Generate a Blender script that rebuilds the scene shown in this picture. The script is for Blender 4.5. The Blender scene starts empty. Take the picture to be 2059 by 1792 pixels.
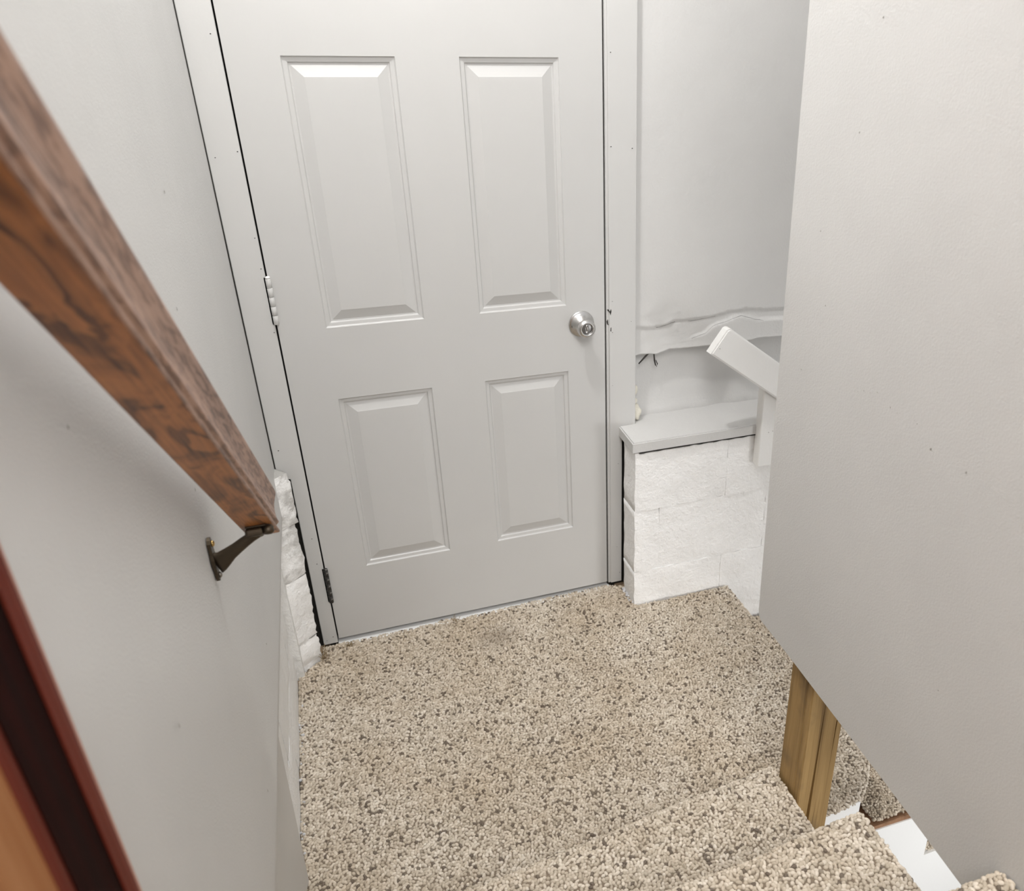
import bpy, bmesh, math, random
from mathutils import Vector, Matrix, noise
random.seed(7)
SC = bpy.context.scene
COL = SC.collection

# ---------------------------------------------------------------- camera, world, lights, exposure
F_PX, CX, CY = 1624.2, 1271.2, 935.7
R = ((0.9352846, 0.3184499, 0.1543772), (-0.3538351, 0.8333396, 0.4246715), (0.0065880, -0.4518128, 0.8920884))
CAM = Vector((0.141, -2.267, 1.697))
cd = bpy.data.cameras.new('camera'); cam = bpy.data.objects.new('camera', cd); COL.objects.link(cam)
m = Matrix.Identity(4)
for i in range(3):
    m[i][0] = R[i][0]; m[i][1] = R[i][2]; m[i][2] = -R[i][1]; m[i][3] = CAM[i]
cam.matrix_world = m
cd.sensor_fit = 'HORIZONTAL'; cd.sensor_width = 36
cd.lens = F_PX / 2059 * 36
cd.shift_x = (1029.5 - CX) / 2059; cd.shift_y = (CY - 896) / 2059
cd.clip_start = 0.02
cd.dof.use_dof = True; cd.dof.focus_distance = 1.95; cd.dof.aperture_fstop = 6.3
SC.camera = cam

W = bpy.data.worlds.new('ambient_fill'); SC.world = W; W.use_nodes = True  # even ambient fill added for the whole stairwell
W.node_tree.nodes['Background'].inputs[0].default_value = (1.0, 0.995, 0.985, 1)
W.node_tree.nodes['Background'].inputs[1].default_value = 0.70
def area(name, loc, target, size, power, col=(1, .985, .965)):
    l = bpy.data.lights.new(name, 'AREA'); l.shape = 'RECTANGLE'; l.size, l.size_y = size; l.energy = power; l.color = col
    o = bpy.data.objects.new(name, l); COL.objects.link(o); o.location = loc
    o.rotation_euler = (Vector(target) - Vector(loc)).to_track_quat('-Z', 'Y').to_euler(); return o
area('hall_fill', (0.25, -3.3, 3.25), (0.6, -0.8, 0.6), (1.2, 1.2), 64)  # unseen fill light added behind the camera to even out the walls
bl_ = area('stringer_fill', (2.6, -3.0, 0.25), (1.3, -0.5, -.45), (0.6, 0.5), 4.6, (1, .99, .98)); bl_.data.spread = math.radians(62)  # unseen light added to brighten the white stringer and footing
BULB_POS = (0.26, -0.73, 3.15); BULB_W = 92.0
SC.view_settings.view_transform = 'Standard'; SC.view_settings.look = 'None'
SC.view_settings.gamma = 1; SC.view_settings.exposure = 0.0; SC.view_settings.use_curve_mapping = False

# ---------------------------------------------------------------- helpers
def tag(o, label=None, cat=None, kind=None, group=None):
    if label: o['label'] = label
    if cat: o['category'] = cat
    if kind: o['kind'] = kind
    if group: o['group'] = group
    return o
def empty(name, loc=(0, 0, 0)):
    o = bpy.data.objects.new(name, None); COL.objects.link(o); o.location = loc; o.empty_display_size = .05; return o
def link(name, me, mat, parent=None, smooth=False, loc=None):
    for mm in (mat if isinstance(mat, (list, tuple)) else [mat]): me.materials.append(mm)
    if smooth:
        for p in me.polygons: p.use_smooth = True
    o = bpy.data.objects.new(name, me); COL.objects.link(o)
    if loc is not None: o.location = loc
    if parent is not None:
        o.parent = parent
        o.matrix_parent_inverse = Matrix.Translation(-Vector(parent.location)) if parent.type == 'EMPTY' and parent.parent is None and tuple(parent.rotation_euler) == (0, 0, 0) else Matrix.Identity(4)
    return o
def bm_obj(name, bm, mat, parent=None, smooth=False, loc=None):
    me = bpy.data.meshes.new(name); bm.normal_update(); bm.to_mesh(me); bm.free()
    return link(name, me, mat, parent, smooth, loc)
def box_bm(bm, a, b, bev=0.0, seg=1):
    vs = [bm.verts.new((x, y, z)) for x in (a[0], b[0]) for y in (a[1], b[1]) for z in (a[2], b[2])]
    fs = [bm.faces.new([vs[i] for i in q]) for q in ((0, 1, 3, 2), (4, 6, 7, 5), (0, 4, 5, 1), (2, 3, 7, 6), (0, 2, 6, 4), (1, 5, 7, 3))]
    if bev:
        es = {e for f in fs for e in f.edges}
        bmesh.ops.bevel(bm, geom=list(es), offset=bev, segments=seg, affect='EDGES', profile=.5)
def box(name, a, b, mat, parent=None, bev=0.0, seg=1):
    bm = bmesh.new(); box_bm(bm, a, b, bev, seg); bmesh.ops.recalc_face_normals(bm, faces=bm.faces)
    return bm_obj(name, bm, mat, parent)
def prism_bm(bm, poly, axis, lo, hi, mi=None):
    """poly = 2-D points in the two other axes (in x, y, z order), extruded along axis from lo to hi"""
    def p3(p, t):
        return {'x': (t, p[0], p[1]), 'y': (p[0], t, p[1]), 'z': (p[0], p[1], t)}[axis]
    A = [bm.verts.new(p3(p, lo)) for p in poly]; B = [bm.verts.new(p3(p, hi)) for p in poly]
    n = len(poly)
    bm.faces.new(A); bm.faces.new(B[::-1])
    for i in range(n):
        f = bm.faces.new((A[i], A[(i + 1) % n], B[(i + 1) % n], B[i]))
        if mi: f.material_index = mi(i)
    return A, B
def prism(name, poly, axis, lo, hi, mat, parent=None, bev=0.0, seg=1, mi=None):
    bm = bmesh.new(); prism_bm(bm, poly, axis, lo, hi, mi); bmesh.ops.recalc_face_normals(bm, faces=bm.faces)
    if bev: bmesh.ops.bevel(bm, geom=list(bm.edges), offset=bev, segments=seg, affect='EDGES', profile=.5)
    return bm_obj(name, bm, mat, parent)
def tube_bm(bm, pts, radii, n=8, squash=None):
    rings = []
    for i, p in enumerate(pts):
        p = Vector(p); t = (Vector(pts[min(i + 1, len(pts) - 1)]) - Vector(pts[max(i - 1, 0)])).normalized()
        a = t.cross(Vector((0, 0, 1)));  a = a.normalized() if a.length > 1e-3 else Vector((1, 0, 0)); b = t.cross(a).normalized()
        r = radii[i] if isinstance(radii, (list, tuple)) else radii
        ra, rb = (r, r) if not isinstance(r, (list, tuple)) else r
        rings.append([bm.verts.new(p + a * math.cos(k * math.tau / n) * ra + b * math.sin(k * math.tau / n) * rb) for k in range(n)])
    for u, v in zip(rings, rings[1:]):
        for k in range(n): bm.faces.new((u[k], u[(k + 1) % n], v[(k + 1) % n], v[k]))
    bm.faces.new(rings[0][::-1]); bm.faces.new(rings[-1])
def lathe_bm(bm, prof, n=40, cap=True):
    """profile (radius, height) turned about local Z"""
    rings = [[bm.verts.new((r * math.cos(k * math.tau / n), r * math.sin(k * math.tau / n), h)) for k in range(n)] for r, h in prof]
    for u, v in zip(rings, rings[1:]):
        for k in range(n): bm.faces.new((u[k], u[(k + 1) % n], v[(k + 1) % n], v[k]))
    if cap: bm.faces.new(rings[0][::-1]); bm.faces.new(rings[-1])
def fbm(x, y, z, sc, oct=3):
    v = 0; a = 1
    for _ in range(oct):
        v += a * noise.noise(Vector((x * sc, y * sc, z * sc))); sc *= 2.1; a *= .5
    return v

# ---------------------------------------------------------------- materials
class NT:
    def __init__(self, name):
        self.m = bpy.data.materials.new(name); self.m.use_nodes = True
        self.t = self.m.node_tree; self.b = self.t.nodes['Principled BSDF']
    def n(self, typ, **kw):
        o = self.t.nodes.new(typ)
        for k, v in kw.items():
            if k.startswith('i_'):
                kk = k[2:]; o.inputs[int(kk) if kk.isdigit() else kk].default_value = v
            else: setattr(o, k, v)
        return o
    def l(self, a, b): self.t.links.new(a, b)
    def coord(self, which='Object', scale=(1, 1, 1)):
        c = self.n('ShaderNodeTexCoord'); mp = self.n('ShaderNodeMapping'); mp.inputs['Scale'].default_value = scale
        self.l(c.outputs[which], mp.inputs['Vector']); return mp.outputs[0]
    def noise(self, vec, scale, detail=4, rough=.55, dist=0.0):
        o = self.n('ShaderNodeTexNoise'); o.inputs['Scale'].default_value = scale; o.inputs['Detail'].default_value = detail
        o.inputs['Roughness'].default_value = rough; o.inputs['Distortion'].default_value = dist
        self.l(vec, o.inputs['Vector']); return o.outputs['Fac']
    def ramp(self, fac, stops):
        o = self.n('ShaderNodeValToRGB'); e = o.color_ramp.elements
        while len(e) < len(stops): e.new(.5)
        for i, (p, c) in enumerate(stops):
            e[i].position = p; e[i].color = (*c, 1) if len(c) == 3 else c
        self.l(fac, o.inputs[0]); return o.outputs[0]
    def mix(self, fac, a, b, mode='MIX'):
        o = self.n('ShaderNodeMix', data_type='RGBA', blend_type=mode)
        if isinstance(fac, (int, float)): o.inputs[0].default_value = fac
        else: self.l(fac, o.inputs[0])
        for v, i in ((a, 6), (b, 7)):
            if isinstance(v, tuple): o.inputs[i].default_value = (*v, 1)
            else: self.l(v, o.inputs[i])
        return o.outputs[2]
    def bump(self, h, strength, dist, prev=None):
        o = self.n('ShaderNodeBump'); o.inputs['Strength'].default_value = strength; o.inputs['Distance'].default_value = dist
        self.l(h, o.inputs['Height'])
        if prev is not None: self.l(prev, o.inputs['Normal'])
        return o.outputs[0]
    def out(self, col=None, rough=.5, bump=None, metal=0.0, spec=None):
        if col is not None:
            if isinstance(col, tuple): self.b.inputs['Base Color'].default_value = (*col, 1)
            else: self.l(col, self.b.inputs['Base Color'])
        if isinstance(rough, (int, float)): self.b.inputs['Roughness'].default_value = rough
        else: self.l(rough, self.b.inputs['Roughness'])
        self.b.inputs['Metallic'].default_value = metal
        if spec is not None: self.b.inputs['Specular IOR Level'].default_value = spec
        if bump is not None: self.l(bump, self.b.inputs['Normal'])
        return self.m

def paint(name, col, rough=.5, bsc=220, bst=.12, big=.06, var=.03, spec=.4):
    t = NT(name); v = t.coord()
    c = t.ramp(t.noise(v, 3.0, 5), [(.3, tuple(x * (1 - var) for x in col)), (.7, tuple(min(1, x * (1 + var)) for x in col))])
    b1 = t.bump(t.noise(v, 9, 3), big, .02); b2 = t.bump(t.noise(v, bsc, 2), bst, .002, b1)
    return t.out(c, rough, b2, spec=spec)
M = {}
GREY = (.592, .588, .578)
M['wall'] = paint('grey wall paint', GREY, .55, 260, .25, .05)
M['door'] = paint('grey satin door paint', (.535, .531, .522), .34, 90, .05, .02, .015)
M['casing'] = paint('grey trim paint', (.560, .556, .546), .38, 120, .07, .03, .015)
M['cap'] = paint('grey ledge paint', (.575, .57, .56), .6, 160, .5, .10, .04)
M['plaster'] = paint('grey painted plaster', (.62, .615, .605), .6, 150, .35, .12, .03)
M['whitewood'] = paint('white painted wood', (.80, .795, .78), .45, 120, .15, .05, .03)
M['whiteboard'] = paint('white painted board', (.84, .84, .83), .45, 90, .1, .03, .015)
M['ceiling'] = paint('ceiling paint', (.78, .77, .75), .8)
M['dark'] = NT('cavity shade black').out((.018, .016, .013), .9)  # near black, stands for the shade inside gaps
M['crack'] = NT('dark crack').out((.03, .028, .025), .9)

def block_mat(name, white=(.90, .895, .885), worn=0.0):
    t = NT(name); v = t.coord()
    n1 = t.noise(v, 14, 6, .65); n2 = t.noise(v, 75, 4, .7)
    c = t.ramp(n1, [(.3, tuple(x * .95 for x in white)), (.7, white)])
    sp = t.ramp(t.noise(v, 60, 3, .6), [(.70, (0, 0, 0)), (.78, (.55, .55, .55))])
    c = t.mix(sp, c, (.33, .32, .30))
    if worn:
        w = t.ramp(t.noise(v, 12, 5, .6), [(.47, (0, 0, 0)), (.58, (worn, worn, worn))]); c = t.mix(w, c, (.45, .44, .42))
    vo = t.n('ShaderNodeTexVoronoi'); vo.inputs['Scale'].default_value = 55; t.l(v, vo.inputs['Vector'])
    b = t.bump(n1, .55, .016); b = t.bump(n2, .65, .006, b); b = t.bump(vo.outputs['Distance'], .12, .004, b)
    return t.out(c, .75, b, spec=.25)
M['block'] = block_mat('white painted block')
M['blockworn'] = block_mat('worn white painted block', worn=.65)
M['mortar'] = block_mat('white painted mortar', (.84, .835, .82))
M['concrete'] = block_mat('bare concrete', (.42, .41, .39))

def oak(name, lo, mid, hi, flat):
    t = NT(name)
    if flat:   # flat-sawn face with dark cathedral blotches
        v = t.coord(scale=(19, 6.5, 19)); g = t.coord(scale=(260, 9, 260))
        n = t.noise(v, 1.0, 3, .5, .55); fine = t.noise(g, 1, 4)
        c = t.ramp(n, [(.30, lo), (.43, mid), (.47, hi), (.52, mid), (.545, lo), (.575, lo), (.60, hi), (.75, mid)])
        c = t.mix(.32, c, t.ramp(fine, [(.35, lo), (.6, hi)]))
    else:      # edge grain with short dark pores
        g = t.coord(scale=(190, 26, 190)); h = t.coord(scale=(60, 4, 60))
        n = t.noise(g, 1, 4, .6, .6); n2 = t.noise(h, 1, 3, .5, .4)
        c = t.ramp(n, [(.41, lo), (.49, mid), (.57, hi)])
        c = t.mix(.28, c, t.ramp(n2, [(.35, lo), (.6, hi)])); fine = n
    return t.out(c, .42, t.bump(fine, .15, .002), spec=.45)
M['oakflat'] = oak('stained oak flat grain', (.085, .029, .010), (.33, .122, .034), (.45, .18, .054), True)
M['oakedge'] = oak('stained oak edge grain', (.095, .045, .028), (.27, .150, .100), (.37, .225, .160), False)

def bare(name, lo, mid, hi, sx=70, sz=2.2):
    t = NT(name); v = t.coord(scale=(sx, sx, sz)); g = t.coord(scale=(sx * 6, sx * 6, sz * 3))
    n = t.noise(v, 1, 4, .55, .5); fine = t.noise(g, 1, 3)
    c = t.ramp(n, [(.32, lo), (.42, mid), (.58, hi), (.66, mid), (.70, lo)])
    c = t.mix(.25, c, t.ramp(fine, [(.3, lo), (.6, hi)]))
    st = t.ramp(t.noise(t.coord(scale=(9, 9, 7)), 1, 4), [(.56, (0, 0, 0)), (.68, (.5, .5, .5))]); c = t.mix(st, c, (.13, .09, .05))
    return t.out(c, .6, t.bump(fine, .2, .002), spec=.3)
M['post'] = bare('weathered yellow pine', (.145, .082, .028), (.30, .188, .071), (.395, .256, .105), 46, 1.6)
M['rawedge'] = bare('raw board edge', (.14, .07, .035), (.26, .14, .075), (.34, .19, .11), 20, 20)
M['rawwood'] = NT('raw framing lumber').out((.32, .23, .15), .8)

def casing_dark(name, lo, hi, rough):
    t = NT(name); v = t.coord(scale=(60, 60, 2)); n = t.noise(v, 1, 3)
    return t.out(t.ramp(n, [(.35, lo), (.65, hi)]), rough, spec=.03)
M['mahogany'] = casing_dark('dark red stained casing', (.008, .0009, .0006), (.020, .0018, .0009), .7)
M['redwood'] = casing_dark('red brown varnish edge', (.10, .018, .010), (.15, .030, .018), .5)
M['edgeglint'] = casing_dark('painted edge highlight', (.42, .20, .145), (.52, .28, .21), .45)  # pale colour paints in the highlight along the rounded edge
M['tanwood'] = casing_dark('orange tan stained wood', (.26, .10, .035), (.36, .17, .075), .45)

M['bronze'] = NT('dark bronze').out((.085, .066, .046), .42, metal=.85)
M['brass'] = NT('brass screw').out((.62, .42, .16), .28, metal=1)
M['steelscrew'] = NT('steel screw').out((.30, .28, .25), .35, metal=1)
t = NT('satin nickel'); M['nickel'] = t.out((.62, .61, .60), .27, metal=1)
M['nickeldark'] = NT('recessed nickel').out((.24, .235, .23), .3, metal=1)
t = NT('chipped dark hinge'); v = t.coord()
M['hingedark'] = t.out(t.ramp(t.noise(v, 130, 3), [(.52, (.035, .033, .031)), (.68, (.34, .33, .31))]), .5, metal=.4)
M['foam'] = paint('cured foam', (.72, .69, .60), .8, 90, .8, .3, .08)
M['strand'] = NT('dark strand').out((.035, .030, .026), .8)
M['fray'] = NT('frayed jute').out((.24, .17, .085), .9)
M['lint'] = paint('grey white lint', (.60, .60, .62), .9, 200, .8, .3, .15)
M['concretefloor'] = paint('basement concrete', (.40, .39, .37), .8, 60, .3, .1, .1)

# carpet: loops (instances) + backing
t = NT('berber loops')
at = t.n('ShaderNodeAttribute', attribute_type='INSTANCER', attribute_name='tone')
c = t.ramp(at.outputs['Fac'], [(0.0, (.16, .13, .105)), (.05, (.18, .15, .12)), (.065, (.44, .385, .31)), (.45, (.545, .48, .395)), (.8, (.63, .565, .48)), (1.0, (.70, .64, .555))])
g = t.n('ShaderNodeNewGeometry')
mp = t.n('ShaderNodeMapping'); t.l(g.outputs['Position'], mp.inputs[0])
soil = t.ramp(t.noise(mp.outputs[0], 3.6, 5, .6), [(.38, (1, 1, 1)), (.66, (.86, .82, .765))])
c = t.mix(1.0, c, soil, 'MULTIPLY')
# the worn brown spot in front of the door
d = t.n('ShaderNodeVectorMath', operation='DISTANCE'); t.l(g.outputs['Position'], d.inputs[0]); d.inputs[1].default_value = (.485, -.15, .005)
spot = t.ramp(d.outputs['Value'], [(.01, (.62, .62, .62)), (.085, (0, 0, 0))])
c = t.mix(spot, c, (.26, .21, .155))
M['loop'] = t.out(c, .9, spec=.1)
M['backing'] = NT('carpet backing').out((.20, .16, .12), .95, spec=.05)

# ---------------------------------------------------------------- carpet pile (geometry nodes, nobody could count the loops)
def pile_group(name, spacing, rad):
    ng = bpy.data.node_groups.new(name, 'GeometryNodeTree')
    ng.interface.new_socket('Geometry', in_out='INPUT', socket_type='NodeSocketGeometry')
    ng.interface.new_socket('Geometry', in_out='OUTPUT', socket_type='NodeSocketGeometry')
    N = ng.nodes.new; L = ng.links.new
    gi = N('NodeGroupInput'); go = N('NodeGroupOutput')
    ds = N('GeometryNodeDistributePointsOnFaces'); ds.distribute_method = 'POISSON'
    ds.inputs['Distance Min'].default_value = spacing; ds.inputs['Density Max'].default_value = 7.0 / spacing ** 2
    L(gi.outputs[0], ds.inputs['Mesh'])
    ico = N('GeometryNodeMeshIcoSphere'); ico.inputs['Radius'].default_value = rad; ico.inputs['Subdivisions'].default_value = 2
    ss = N('GeometryNodeSetShadeSmooth'); L(ico.outputs['Mesh'], ss.inputs[0])
    sm = N('GeometryNodeSetMaterial'); sm.inputs['Material'].default_value = M['loop']; L(ss.outputs[0], sm.inputs[0])
    ip = N('GeometryNodeInstanceOnPoints'); L(ds.outputs['Points'], ip.inputs['Points']); L(sm.outputs[0], ip.inputs['Instance'])
    L(ds.outputs['Rotation'], ip.inputs['Rotation'])
    rv = N('FunctionNodeRandomValue'); rv.data_type = 'FLOAT_VECTOR'
    rv.inputs[0].default_value = (.85, .62, .60); rv.inputs[1].default_value = (1.35, .92, 1.05)
    L(rv.outputs[0], ip.inputs['Scale'])
    ri = N('GeometryNodeRotateInstances'); L(ip.outputs[0], ri.inputs[0]); ri.inputs['Local Space'].default_value = True
    r2 = N('FunctionNodeRandomValue'); r2.data_type = 'FLOAT_VECTOR'; r2.inputs[0].default_value = (-.35, -.45, 0); r2.inputs[1].default_value = (.35, .45, 6.283)
    r2.inputs['Seed'].default_value = 3
    L(r2.outputs[0], ri.inputs['Rotation'])
    st = N('GeometryNodeStoreNamedAttribute'); st.domain = 'INSTANCE'; st.data_type = 'FLOAT'; st.inputs['Name'].default_value = 'tone'
    r3 = N('FunctionNodeRandomValue'); r3.data_type = 'FLOAT'; r3.inputs['Seed'].default_value = 9
    L(r3.outputs[1], st.inputs['Value']); L(ri.outputs[0], st.inputs[0])
    jg = N('GeometryNodeJoinGeometry'); L(gi.outputs[0], jg.inputs[0]); L(st.outputs[0], jg.inputs[0]); L(jg.outputs[0], go.inputs[0])
    return ng
PILE = pile_group('loop_pile', .0060, .0052)
def pile(o):
    md = o.modifiers.new('pile', 'NODES'); md.node_group = PILE; o['kind'] = 'stuff'; return o

def sheet(name, rows, mat, parent, smooth=False):
    """grid of points: rows of equal length"""
    bm = bmesh.new(); V = [[bm.verts.new(p) for p in r] for r in rows]
    for a, b in zip(V, V[1:]):
        for k in range(len(a) - 1): bm.faces.new((a[k], a[k + 1], b[k + 1], b[k]))
    return bm_obj(name, bm, mat, parent, smooth)

# ================================================================ THE ROOM
# --- drywall on the hand of the oak rail: sheet at x = -0.08, raw lower edge at z = 0.53
XL = -.08
rows = []
zs = [0, .004, .02] + [.1 + .12 * k for k in range(24)]
ys = [-.004 - .02 * k for k in range(4)] + [-.1 - .09 * k for k in range(33)]
for z in zs:
    row = []
    for y in ys:
        base = .528 + .010 * noise.noise(Vector((y * 2.2, 0, 3))) + .003 * noise.noise(Vector((y * 15, 1, 0)))
        bow = .0022 * noise.noise(Vector((y * 1.6, z * 1.1, 5)))
        seam = .0035 * math.exp(-((y + 1.585) / .022) ** 2) - .002 * math.exp(-((y + 1.52) / .03) ** 2)   # taped joint ridge
        row.append((XL + bow * min(1, z * 4) + seam + (-.002 if z == 0 else 0), y, base + z * (2.95 - base) / zs[-1] if z > .02 else base + z))
    rows.append(row)
wl = sheet('wall_left', rows, M['wall'], None, True)
sol = wl.modifiers.new('thick', 'SOLIDIFY'); sol.thickness = .013; sol.offset = 1
tag(wl, 'pale grey drywall sheet carrying the oak handrail, cut off above the carpet', 'wall', 'structure')
bm = bmesh.new()
for (y, z) in ((-1.113, 1.147), (-1.53, 1.42), (-1.50, 1.06), (-.85, .67), (-1.18, .62), (-.9, 1.35), (-.75, 1.5)):
    s = random.uniform(.0016, .003); x0 = XL + .0005
    vs = [bm.verts.new((x0 + .0012, y + s * math.cos(a) * random.uniform(.5, 1.2), z + 1.6 * s * math.sin(a))) for a in [k * math.tau / 7 for k in range(7)]]
    c0 = bm.verts.new((x0 + .002, y, z))
    for k in range(7): bm.faces.new((vs[k], vs[(k + 1) % 7], c0))
tag(bm_obj('paint_chip', bm, M['concrete'], wl), kind='stuff')
box('shade_backing', (-.128, -.30, .56), (-.094, -.012, 2.95), M['dark'], wl); box('gap_shade', (-.0935, .0005, .60), (-.0768, .02, 2.95), M['dark'], wl)  # near-black boxes put the shade of the casing crack into colour

# --- painted foundation blocks below that drywall, each a block
def rough_block(name, o, u, v, nrm, lu, lv, depth, mat, parent, seed, amp=.0035, edge=.010, nu=10, nv=8, ragged=None, side=None, rag_r=0):
    """a painted concrete block: front face lu x lv from corner o along unit u, v; nrm is its outward normal"""
    o, u, v, nrm = map(Vector, (o, u, v, nrm)); bm = bmesh.new(); G = []
    def fr(i, n):   # denser sampling near the arrises
        t = i / n; return t
    for j in range(nv + 1):
        row = []
        for i in range(nu + 1):
            a, b = fr(i, nu) * lu, fr(j, nv) * lv
            da, db = min(a, lu - a), min(b, lv - b)
            rnd = -edge * (math.exp(-da / .010) + math.exp(-db / .010))
            nz = amp * fbm(a + seed * 1.7, b, seed, 9) + amp * .6 * noise.noise(Vector((a * 45, b * 45, seed)))
            sh_u = .003 * noise.noise(Vector((b * 28, seed, 2))) if da < 1e-6 else 0
            sh_v = .003 * noise.noise(Vector((a * 28, seed, 7))) if db < 1e-6 else 0
            if ragged and da < 1e-6 and a < lu / 2: sh_u += ragged * (.5 + noise.noise(Vector((b * 40, seed, 4))))
            if rag_r and lu - a < 1e-6: sh_u -= rag_r * (.3 + abs(noise.noise(Vector((b * 30, seed, 5)))) + .6 * noise.noise(Vector((b * 90, seed, 6))))
            row.append(bm.verts.new(o + u * (a + sh_u) + v * (b + sh_v) + nrm * (rnd + nz)))
        G.append(row)
    for a, b in zip(G, G[1:]):
        for k in range(nu): bm.faces.new((a[k], a[k + 1], b[k + 1], b[k]))
    loop = G[0] + [r[-1] for r in G[1:]] + G[-1][-2::-1] + [r[0] for r in G[-2:0:-1]]
    rim = [bm.verts.new(p.co) for p in loop]; back = [bm.verts.new(p.co - nrm * depth) for p in loop]
    for k in range(len(loop)):
        f = bm.faces.new((rim[k], rim[(k + 1) % len(loop)], back[(k + 1) % len(loop)], back[k])); f.material_index = 1 if side else 0
    bmesh.ops.recalc_face_normals(bm, faces=bm.faces)
    return bm_obj(name, bm, [mat, side] if side else mat, parent, True)

fl = empty('wall_foundation_left', (-.12, -.06, 0)); tag(fl, 'white painted concrete block footing showing below the drywall beside the door hinges', 'wall', 'structure')
# end blocks that face the camera beside the casing
e_u = Vector((.078, .066, 0)).normalized(); e_n = Vector((e_u.y, -e_u.x, 0))
courses = [(-.02, .112), (.0945, .221), (.317, .168), (.4865, .160)]
for k, (z0, h) in enumerate(courses):
    ext = .20
    rough_block('block', Vector((-.127, -.12, z0)) - e_u * (.0 if k == 0 else .0) + e_n * 0, e_u, (0, 0, 1), e_n, .098 + (.018 if k == 3 else .004 * k), h, .12, M['block'] if k in (0, 1) else M['blockworn'], fl, 11 + k, .0055, .0030, 12, 16, side=M['concrete'], rag_r=.007)
# blocks of the long side, face x = -0.127
for k, (z0, h) in enumerate([(-.02, .155), (.141, .195), (.342, .30)]):
    y = -.122 - (.11 if k % 2 else 0)
    if k % 2: rough_block('block', (-.127, y + .106, z0), (0, -1, 0), (0, 0, 1), (1, 0, 0), .103, h, .12, M['block'], fl, 30 + k, .003, .0022)
    i = 0
    while y > -2.6:
        rough_block('block', (-.127, y, z0), (0, -1, 0), (0, 0, 1), (1, 0, 0), .385, h, .12, M['block'], fl, 40 + 7 * k + i, .0025, .0022, 14, 8)
        y -= .391; i += 1
bm = bmesh.new(); box_bm(bm, (-.25, -2.6, -.02), (-.134, -.13, .64)); box_bm(bm, (-.25, -.13, -.02), (-.108, -.03, .64))
bm_obj('mortar', bm, M['mortar'], fl)

# --- plaster wall beside the door, its crumbled lower edge stopping short of the ledge
def zline(pts, x):
    if x <= pts[0][0]: return pts[0][1]
    for (a, b), (c, d) in zip(pts, pts[1:]):
        if x <= c: return b + (d - b) * (x - a) / (c - a)
    return pts[-1][1]
crack1 = [(1.03, .936), (1.10, .934), (1.16, .948), (1.22, .944), (1.29, .950), (1.36, .960), (1.41, .963), (1.45, .956), (1.60, .948)]
crack2 = [(1.03, .84), (1.215, .885), (1.235, .890), (1.265, .898), (1.29, .920), (1.33, .928), (1.39, .944), (1.435, .928), (1.47, .920), (1.60, .915)]
bot = [(1.0, .842), (1.05, .846), (1.10, .842), (1.14, .853), (1.20, .850), (1.30, .853), (1.40, .851), (1.47, .857), (1.60, .853), (2.4, .85)]
xs = [1.0 + .0065 * k for k in range(100)] + [1.65 + .09 * k for k in range(9)]
zr = [0, .003, .006] + [.012 + .0062 * k for k in range(22)] + [.17, .20, .25, .35, .5, .7, .9, 1.1, 1.3, 1.5, 1.7]
rows = []
for dz in zr:
    row = []
    for x in xs:
        b = zline(bot, x) + .0035 * noise.noise(Vector((x * 38, 0, 1)))
        z = b + dz; h = .0005 * fbm(x, 0, z, 3) + .0004 * noise.noise(Vector((x * 70, z * 70, 2)))
        c1 = zline(crack1, x) + .003 * noise.noise(Vector((x * 60, 3, 3))); c2 = zline(crack2, x) + .002 * noise.noise(Vector((x * 60, 5, 5)))
        if dz < .2:
            if z < c1: h -= .0040
            if z < c2 and x > 1.2: h += .0072 * min(1, max(0, (x - 1.2) / .05)) * (1 if x < 1.62 else 0)
            h += .004 * math.exp(-dz / .008) * (.5 + noise.noise(Vector((x * 9, 1, 8))))
            if x < 1.17: h += .003 * max(0, noise.noise(Vector((x * 22 + z * 15, z * 30 - x * 14, 4))))
        row.append((x, .018 - h - (0 if dz else -.006), z))
    rows.append(row)
rows.insert(0, [(p[0], .055, p[2] + .004) for p in rows[0]])
wb = sheet('wall_back', rows, M['plaster'], None, True)
tag(wb, 'grey painted plaster wall beside the door with a cracked, crumbled lower edge', 'wall', 'structure')
def ribbon(bm, pts, y, w):
    px = None
    for i, (x, z) in enumerate(pts):
        ww = w * (.35 + .9 * abs(noise.noise(Vector((x * 30, 1, 6)))))
        q = (bm.verts.new((x, y, z - ww)), bm.verts.new((x, y, z + ww)))
        if px: bm.faces.new((px[0], q[0], q[1], px[1]))
        px = q
bm = bmesh.new()
for cr, a, b in ((crack2, 1.215, 1.48), (crack1, 1.09, 1.16), (crack1, 1.20, 1.30)):
    n_ = int((b - a) / .004)
    ribbon(bm, [(a + .004 * i, zline(cr, a + .004 * i) + .002 * noise.noise(Vector(((a + .004 * i) * 60, 5 if cr is crack2 else 3, 5 if cr is crack2 else 3)))) for i in range(n_)], .0135, .0009)
tag(bm_obj('crack_line', bm, M['crack'], wb), kind='stuff')
# recessed strip between the plaster and the ledge
rows = [[(x, .062 - .004 * fbm(x, 0, z, 9) - (.012 * math.exp(-((z - .615) / .025) ** 2) * (.8 + noise.noise(Vector((x * 14, z * 20, 1))))), z) for x in [1.0 + .02 * k for k in range(70)]] for z in [.55, .60, .612, .625, .64, .655, .67, .70, .74, .78, .82, .87, .92]]
sheet('recessed_strip', rows, M['plaster'], wb, True)
# wall above and beyond the doorway
box('header', (-.4, .03, 2.13), (2.4, .16, 3.45), M['wall'], wb)
box('void_shade', (-.40, .16, -.1), (-.09, .2, 2.2), M['dark'], wb); box('slot_shade', (-.34, .020, -.03), (-.031, .05, .66), M['dark'], wb); box('slot_shade', (.946, .018, -.03), (.984, .06, .60), M['dark'], wb)  # near-black boxes behind the openings stand for the shade in them

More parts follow.
